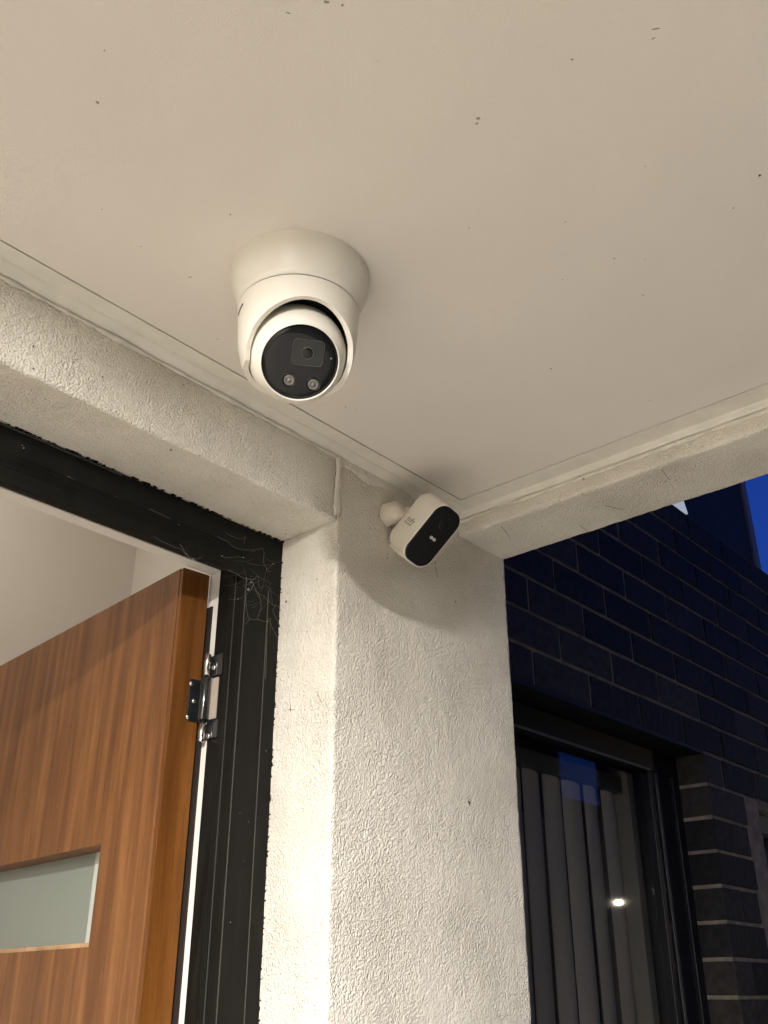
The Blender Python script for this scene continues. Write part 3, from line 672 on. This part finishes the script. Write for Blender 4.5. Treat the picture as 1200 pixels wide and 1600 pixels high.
for x, y, r in [(388, 921, 2.0), (392, 910, 1.4), (302, 873, 1.3), (418, 971, 1.0), (372, 936, .9), (396, 905, .9), (427, 881, 1.2), (347, 869, 1.1), (380, 871, 1.1)]:
    cw = bmesh.new(); speck(cw, P84(x, y), NY, r * .0007, .7, 1.4, .7); obj('dust_clump', cw, M_web, cwo, True)
# ------------------------------------------------------------------ brick house beyond the porch
YB = 1.1147; XJ = 2.585; ZW = 0.604
hb = empty('brick_house', 'dark brick house wing with recessed window seen past the rendered pier', 'house', (2.2, YB, 0))
bw = bmesh.new()
box(bw, 1.32, 4.6, YB + .004, 1.50, ZW + .003, 1.374); box(bw, XJ + .003, 2.9185, YB + .004, 1.50, -EYE, ZW + .003); box(bw, 2.9185, 4.6, YB + .004, 1.50, 0.495, ZW + .003)
box(bw, 2.9185, 4.6, YB + .10, 1.50, -EYE, 0.495)
obj('mortar_wall', bw, M_mortar, hb)
def brick_mesh(L, name):
    bm = bmesh.new(); bmesh.ops.create_cube(bm, size=1); bmesh.ops.scale(bm, verts=bm.verts, vec=(L, 0.100, 0.0765))
    bmesh.ops.bevel(bm, geom=bm.edges, offset=0.0018, segments=1, affect='EDGES', profile=0.5)
    me = bpy.data.meshes.new(name); bm.to_mesh(me); bm.free(); me.materials.append(M_brick); return me
BM = {L: brick_mesh(L, 'brick') for L in (230, 110)}
BM = {230: brick_mesh(0.2305, 'brick'), 110: brick_mesh(0.1055, 'half_brick')}
random.seed(21)
def brick(x0, z, L):
    o = bpy.data.objects.new('brick', BM[L]); C.objects.link(o); o.parent = hb
    w = 0.2305 if L == 230 else 0.1055
    o.location = Vector((x0 + w / 2, YB + 0.050 + random.uniform(-.0012, .0012), EYE + z)) - base(hb)
    o.rotation_euler = (random.uniform(-.006, .006), random.uniform(-.004, .004), random.uniform(-.005, .005))
nb = 0
for k in range(-8, 9):
    z0 = ZW + 0.086 * k; zc = z0 + 0.043
    par = k % 2
    if k >= 0:
        x = (1.765 if par == 0 else 1.885) - 0.24
        while x < 4.2: brick(x, zc, 230); x += 0.24; nb += 1
    else:
        if par: brick(XJ, zc, 110); x = XJ + 0.1155
        else: x = XJ
        while x < 3.6:
            if zc < 0.49 and x + .23 > 2.93:
                if x + .11 < 2.93: brick(x, zc, 110)
                break
            brick(x, zc, 230); x += 0.24
obj('lintel_lip', B(1.32, XJ, YB + .0008, YB + .011, ZW - .006, ZW + .0045), M_wframe, hb)
obj('steel_lintel', B(1.32, XJ + .1, YB + .012, 1.21, ZW - .006, ZW + .0022), M_wframe, hb)
obj('wall_capping', B(1.32, 4.6, YB + .001, 1.52, 1.3745, 1.3790), M_clad, hb, bevel=.002)
# main window
wf = bmesh.new()
box(wf, 1.32, 2.583, 1.196, 1.262, 0.540, 0.597); box(wf, 2.545, 2.583, 1.196, 1.262, -EYE, 0.540)
win = obj('window', wf, M_wframe, hb, bevel=.002)
obj('sash', B(2.478, 2.542, 1.206, 1.255, -EYE, 0.5395), M_wframe, win, bevel=.003)
obj('sash', B(2.4185, 2.474, 1.201, 1.250, -EYE, 0.5395), M_wframe, win, bevel=.003)
obj('sash_bead', B(2.450, 2.462, 1.1985, 1.2008, -EYE, 0.5380), M_wframe2, win)
obj('head_bead', B(1.32, 2.416, 1.193, 1.1958, 0.5370, 0.5425), M_wframe2, win)
obj('pane', B(1.32, 2.4183, 1.222, 1.226, -EYE, 0.5398), M_glass, win)
# second window further along
w2 = bmesh.new(); box(w2, 2.922, 2.975, YB + .035, YB + .095, -EYE, 0.4935); box(w2, 2.9755, 4.4, YB + .035, YB + .095, 0.44, 0.4935)
win2 = obj('window', w2, M_wframe2, hb, bevel=.002)
obj('pane', B(2.9757, 4.4, YB + .06, YB + .064, -EYE, 0.4398), M_glass, win2)
# room behind main window
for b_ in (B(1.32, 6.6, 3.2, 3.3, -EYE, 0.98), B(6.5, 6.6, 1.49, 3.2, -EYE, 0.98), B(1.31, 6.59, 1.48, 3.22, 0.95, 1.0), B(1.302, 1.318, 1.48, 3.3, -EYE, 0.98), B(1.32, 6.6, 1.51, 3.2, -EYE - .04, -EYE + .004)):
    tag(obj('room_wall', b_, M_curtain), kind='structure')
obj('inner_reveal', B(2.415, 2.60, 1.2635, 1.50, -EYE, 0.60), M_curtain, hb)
# vertical blind
bl_ = empty('vertical_blind', 'pale grey vertical fabric blind hanging behind the dark window glass', 'blind', (2.0, 1.30, EYE + .49))
obj('head_rail', B(1.40, 2.405, 1.275, 1.325, 0.487, 0.530), M_wframe2, bl_, bevel=.002)
for k in range(11):
    x = 1.46 + k * 0.0905; a = math.radians(8 + random.uniform(-6, 6))
    bm = bmesh.new(); ca, sa = math.cos(a), math.sin(a)
    prev = None
    for i in range(9):
        s = -0.050 + 0.100 * i / 8; bow = 0.012 * (1 - (s / .050) ** 2)
        px_, py_ = x + s * ca + bow * sa, 1.300 + s * sa - bow * ca
        ring = [bm.verts.new((px_ + dx * -sa, py_ + dx * ca, EYE + zz)) for zz in (0.486, -EYE + .9) for dx in (0, 0.0006)]
        if prev:
            bm.faces.new([prev[0], ring[0], ring[2], prev[2]]); bm.faces.new([prev[1], ring[1], ring[3], prev[3]])
        prev = ring
    obj('slat', bm, M_slat, bl_, True)

# upper storey set back above the brick wall
us = empty('upper_storey', 'dark clad upper storey rising behind the brick wall against blue dusk sky', 'building', (3.0, 1.9, EYE + 1.3))
c1 = on(1159, 780, 1, 1.9); XU = c1.x
obj('clad_wall', B(1.0, XU, 1.9, 3.2, 1.2, 6.0), M_clad, us)
obj('corner_trim', B(XU + .001, XU + .075, 1.885, 3.2, 1.2, 6.0), M_trimg, us)
e0 = on(1066, 792, 1, 1.55)
bm = bmesh.new(); w_ = 0.055; p = [on(x, y, 1, 1.55) for x, y in ((1046, 784), (1066, 776), (1075, 803), (1068, 801))]
prism(bm, p, Vector((0, .12, 0))); obj('eave_piece', bm, M_eave, us)  # eave piece above the wall, bright by its own emission

# ------------------------------------------------------------------ houses across the yard (seen mirrored in the window)
nh = empty('neighbour_house', 'dark neighbouring house across the yard behind the photographer', 'house', (12, -6.5, 0))
M_nb = mat('neighbour_wall', (0.05, 0.045, 0.04), 0.9); M_tile = mat('roof_tile', (0.03, 0.03, 0.03), 0.8)
obj('house_wall', B(-3, 13.9, -9, -6, -EYE, 4.0), M_nb, nh); obj('house_wall', B(13.9, 16.3, -6.3, -6.0, -EYE, 2.9), M_nb, nh); obj('house_wall', B(16.3, 44, -6.7, -6, -EYE, 4.4), M_nb, nh)
for x0, x1, zt in ((-3.3, 14.0, 4.0),):
    bm = bmesh.new(); prism(bm, [Vector((x0, y, EYE + z)) for y, z in ((-5.6, zt + .002), (-7.5, zt + 1.3), (-9.4, zt + .002))], Vector((x1 - x0, 0, 0))); obj('roof', bm, M_tile, nh)

# lamp post in the yard (its flame-white dot is mirrored in the window)
PL = Vector((8.1, -2.0, EYE + 0.74))
post = empty('lamp_post', 'black garden lamp post with a small lit globe out in the yard', 'lamp post', (PL.x, PL.y, -0.15))
bm = bmesh.new(); lathe(bm, [(0.09, -0.15), (0.09, -0.12), (0.035, -0.09), (0.028, PL.z - 0.07), (0.05, PL.z - 0.055), (0, PL.z - 0.055)], Vector((PL.x, PL.y, 0)), Z, 20); obj('post', bm, M_wframe, post, True)
M_globe = mat('lit_globe', (1, 1, 1), 0.5); bsdf(M_globe).inputs['Emission Color'].default_value = (1, .88, .66, 1); bsdf(M_globe).inputs['Emission Strength'].default_value = 2600
bm = bmesh.new(); lathe(bm, [(0.016 * math.sin(math.pi * k / 12), -0.016 * math.cos(math.pi * k / 12)) for k in range(13)], PL, Z, 20); obj('globe', bm, M_globe, post, True)

# ------------------------------------------------------------------ ground
tag(obj('porch_floor', B(-1.6, 1.12, -1.4, 0.96, -EYE - .1, -EYE), M_floor), kind='structure')
gb = bmesh.new(); bmesh.ops.create_grid(gb, x_segments=1, y_segments=1, size=150); bmesh.ops.translate(gb, verts=gb.verts, vec=(0, 0, -0.15))
tag(obj('ground', gb, M_ground), kind='structure')
